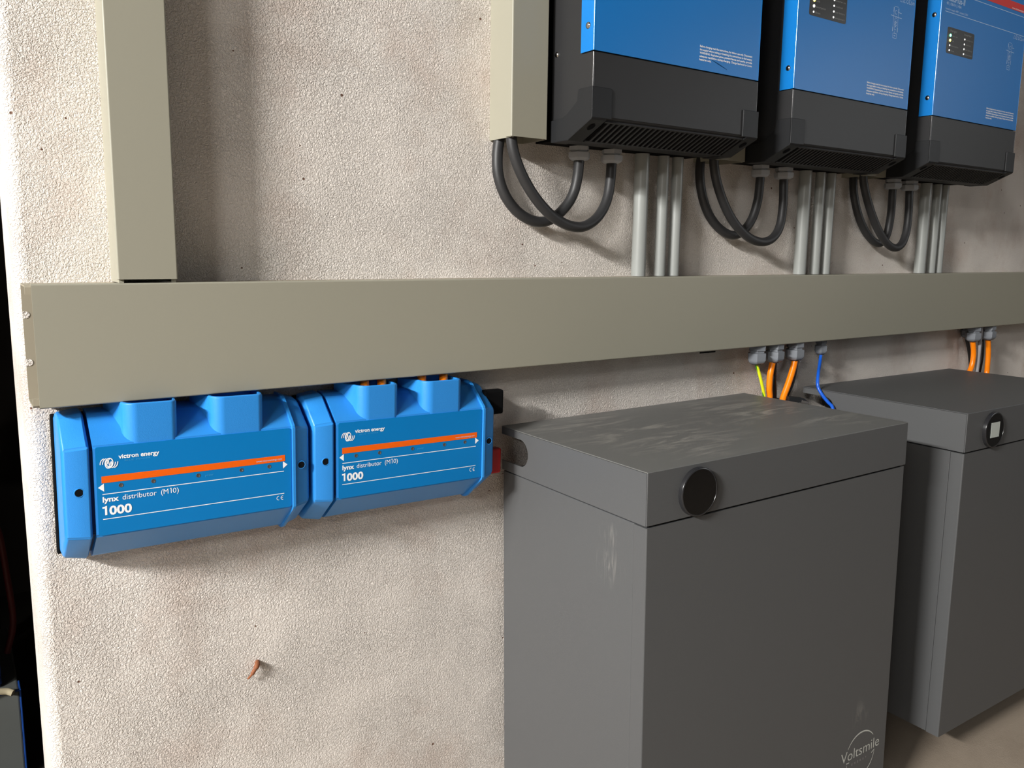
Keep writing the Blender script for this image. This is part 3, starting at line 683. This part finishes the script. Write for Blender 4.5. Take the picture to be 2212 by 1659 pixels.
build_battery((648.73, -12.0, -238.2), -1.539, -0.468, 0.73, 'nearer dark grey battery cabinet with a black round display and a white logo', False, True)
build_battery((1407.27, -30.4, -236.08), -1.132, 0.139, 0.345, 'farther dark grey battery cabinet at right with a pale square on its round display', True, False)

# ------------------------------------------------------------------ glands and wires under the long trunking
GZ = -137.3
def g2(x, y, r, h, lab, hole=0.5, spin=0.2): cable_gland(x, y, GZ, r, h, lab, 'grey glands under the horizontal trunking', spin=spin, hole=hole)
def wire(P, r, m, lab, seg=12, flat=None, name='wire', group='wires between trunking and battery cabinets'):
    b = nb(); o0 = Vector(P[0]); tube(b, [Vector(p)-o0 for p in catmull(P, 6)], r, seg, rz=flat)
    o = obj(name, b, m, smooth=True, loc=W(*o0)); tag(o, lab, 'cable', group); return o
RR, RH = 18.0, 37.0
g2(1237.5, -41, RR, RH, 'grey gland holding the thin yellow and green wire')
g2(1292, -41, RR, RH, 'grey gland of the left orange cable above the nearer cabinet', spin=0.5)
g2(1357, -41, RR, RH, 'grey gland of the right orange cable above the nearer cabinet', spin=0.35)
for _x, _l in ((1330, 'small grey gland in the back row behind the left orange cable, nearer cabinet'), (1402, 'small grey gland in the back row behind the right orange cable, nearer cabinet'), (2104, 'small grey gland in the back row behind the left orange cable, farther cabinet'), (2186, 'small grey gland in the back row behind the right orange cable, farther cabinet')):
    g2(_x, -12.6, 11.0, 30, _l)
g2(1452, -36, 12.5, 31, 'small grey gland holding the blue wire', hole=0.62)
g2(2085, -41, RR, RH, 'grey gland of the left orange cable beside the farther cabinet')
g2(2163, -41, RR, RH, 'grey gland of the right orange cable beside the farther cabinet', spin=0.45)
wire([(1237.5, -38, -170), (1250.7, -40, -198), (1267.0, -40, -237.0), (1272, -40, -262), (1262, -42, -300), (1232, -46, -330)], 3.2, 'yg', 'thin yellow and green earth wire above the nearer cabinet', name='wire')
wire([(1290, -40, -171), (1284, -41, -190), (1281.5, -41, -208), (1282, -41, -230), (1284, -41, -252), (1268, -41, -290), (1228, -42, -318)], 6.3, 'orange', 'left thick orange cable above the nearer cabinet', 14, name='power_cable')
wire([(1330, -13, -162), (1326, -16, -178), (1322, -20, -215), (1324, -22, -252), (1322, -20, -300)], 5.2, 'blkcab', 'black cable just behind the left orange cable, above the nearer cabinet', 14, name='power_cable')
wire([(1360, -41, -172), (1352, -42, -196), (1340, -42, -225), (1326, -42, -255), (1306, -52, -292), (1280, -66, -345)], 6.6, 'orange', 'right thick orange cable slanting down above the nearer cabinet', 14, name='power_cable')
wire([(1402, -13, -162), (1397, -17, -180), (1381, -22, -225), (1359, -22, -260), (1345, -20, -300)], 5.2, 'blkcab', 'black cable just behind the right orange cable, above the nearer cabinet', 14, name='power_cable')
wire([(1452, -38, -165), (1446, -41, -178), (1431, -50, -191), (1410, -63, -204), (1399.5, -70, -222), (1398.5, -74, -233), (1398, -82, -243), (1397, -92, -252), (1395, -101, -258), (1392, -114, -268), (1384, -120, -300)], 3.4, 'bluecab', 'thin blue wire curving behind the nearer cabinet', name='wire')
wire([(2088, -40, -171), (2099, -40, -205), (2098, -40, -235), (2086, -40, -256), (2050, -42, -290)], 6.4, 'orange', 'left orange cable beside the farther cabinet, bent at its lower end', 14, name='power_cable')
wire([(2104, -13, -162), (2106, -18, -178), (2119, -22, -218), (2129, -22, -256), (2126, -22, -300)], 4.2, 'blkcab', 'thin black cable left of and behind the left orange cable at the farther cabinet', name='power_cable')
wire([(2165, -41, -172), (2174, -41, -205), (2177, -41, -240), (2174, -41, -272), (2130, -44, -310)], 6.4, 'orange', 'right orange cable beside the farther cabinet, the straight one', 14, name='power_cable')
wire([(2186, -13, -162), (2184, -18, -178), (2180, -22, -222), (2172, -22, -266), (2162, -22, -310)], 6.0, 'blkcab', 'thick black cable between the two orange cables at the farther cabinet', 14, name='power_cable')
wire([(2124, -41, -138), (2125, -41, -200), (2125, -41, -230), (2122, -41, -300)], 4.6, 'greycab', 'pale grey wire hanging between the two orange cables', name='wire')
# grey plug lying between the cabinets
t = thing('cable_clip', 'small grey metal clip between the two cabinets, near the blue wire', 'clip', W(1352, -58, -256), rot=(0, 0.2, -0.35))
b = nb(); prism(b, [(-26, 4), (10, 7), (24, 1), (20, -4), (4, -2), (-22, -9)], 'y', -7, 7, 1); obj('clip_body', b, 'black', t)
b = nb(); box(b, 6, 22, -9, -4, -4, 3, 1); obj('clip_blade', b, 'steel', t)
b = nb(); box(b, -22, -12, -8, 60, -12, -6, 1); obj('clip_arm', b, 'black', t)

# ------------------------------------------------------------------ small marks on the wall
b = nb(); P = [(6, 4, 4), (4, -3, 3), (0, -6, -1), (-6, -7, -8), (-11, -5, -14)]
tube(b, catmull(P, 5), [3.4]*5+[3.8]*5+[2.8]*5+[1.6]*5+[0.5], 10)
o = obj('nail', b, 'rust', smooth=True, loc=W(241, -2, -538)); tag(o, 'rusty bent nail sticking out of the rough wall below the distributors', 'nail')
b = nb(); box(b, -22, 22, -1.4, 1, -1.2, 1.2, 0.5)  # dark strip laid on the plaster to stand for a slit
o = obj('wall_slit', b, 'hole', loc=W(1140, 0, -150)); tag(o, 'thin dark pin in the wall under the trunking, left of the glands', 'slit')

# ------------------------------------------------------------------ things in the dark store room
t = thing('storage_box', 'grey box with a blue strap in the dark opening at lower left', 'box', W(-246, 560, FL+6))
b = nb(); box(b, 0, 226, 0, 300, 0, 172, 3); obj('box_body', b, 'crate', t)
b = nb(); box(b, 226, 229, -2, 40, 0, 173, 1); box(b, 150, 229, -3, 0, 172, 175, 1); obj('strap', b, 'strap', t)
b = nb(); tube(b, catmull([(120, -6, 176), (150, -10, 178), (180, -8, 184), (205, -6, 180), (216, -12, 176)], 6), 6, 10); obj('rope', b, 'rope', t, smooth=True)
t = thing('stacked_box', 'dark box with a blue band standing on the grey box, in the dark opening', 'box', W(-270, 590, FL+182))
b = nb(); box(b, 0, 222, 0, 260, 0, 300, 6); obj('box_body', b, 'dark', t)
b = nb(); box(b, 222, 225, 4, 60, 0, 120, 1); box(b, 206, 222, -2, 0, 0, 120, 0); obj('blue_band', b, 'strap', t)
b = nb(); tube(b, catmull([(0, 0, 0), (14, -2, 60), (10, 0, 150), (2, 0, 240), (-14, 6, 262)], 6), 6, 10)
o = obj('hose', b, 'redstrap', smooth=True, loc=W(-32, 640, FL+220)); tag(o, 'dark red hose hanging beside the boxes in the dark opening', 'hose')
t = thing('white_tub', 'pale tub standing on a shelf in the dark opening at left', 'tub', W(-150, 1010, -330))
b = nb(); lathe(b, [(60, 0), (112, 30), (128, 42), (128, 50), (118, 54), (96, 120), (60, 190), (0, 200)], 0, 0, 0, seg=40); obj('tub_body', b, 'crate', t, smooth=True)
b = nb(); box(b, -640, -22, 440, 740, -345, -331, 1)
bmesh.ops.translate(b, vec=(640, -440, 345), verts=b.verts)
o = obj('shelf_board', b, 'dark', loc=W(-640, 900, -345)); tag(o, 'dark shelf board under the pale tub in the opening', 'shelf')
for k, (x, y) in enumerate(((-60, 1150), (-600, 1150), (-60, 920), (-600, 920))):
    b = nb(); box(b, 0, 28, 0, 28, 0, Z0-345-6, 1); o = obj('leg', b, 'dark', loc=None)
    o.parent = bpy.data.objects['shelf_board']; o.location = W(x, y, FL+6)-bpy.data.objects['shelf_board'].location
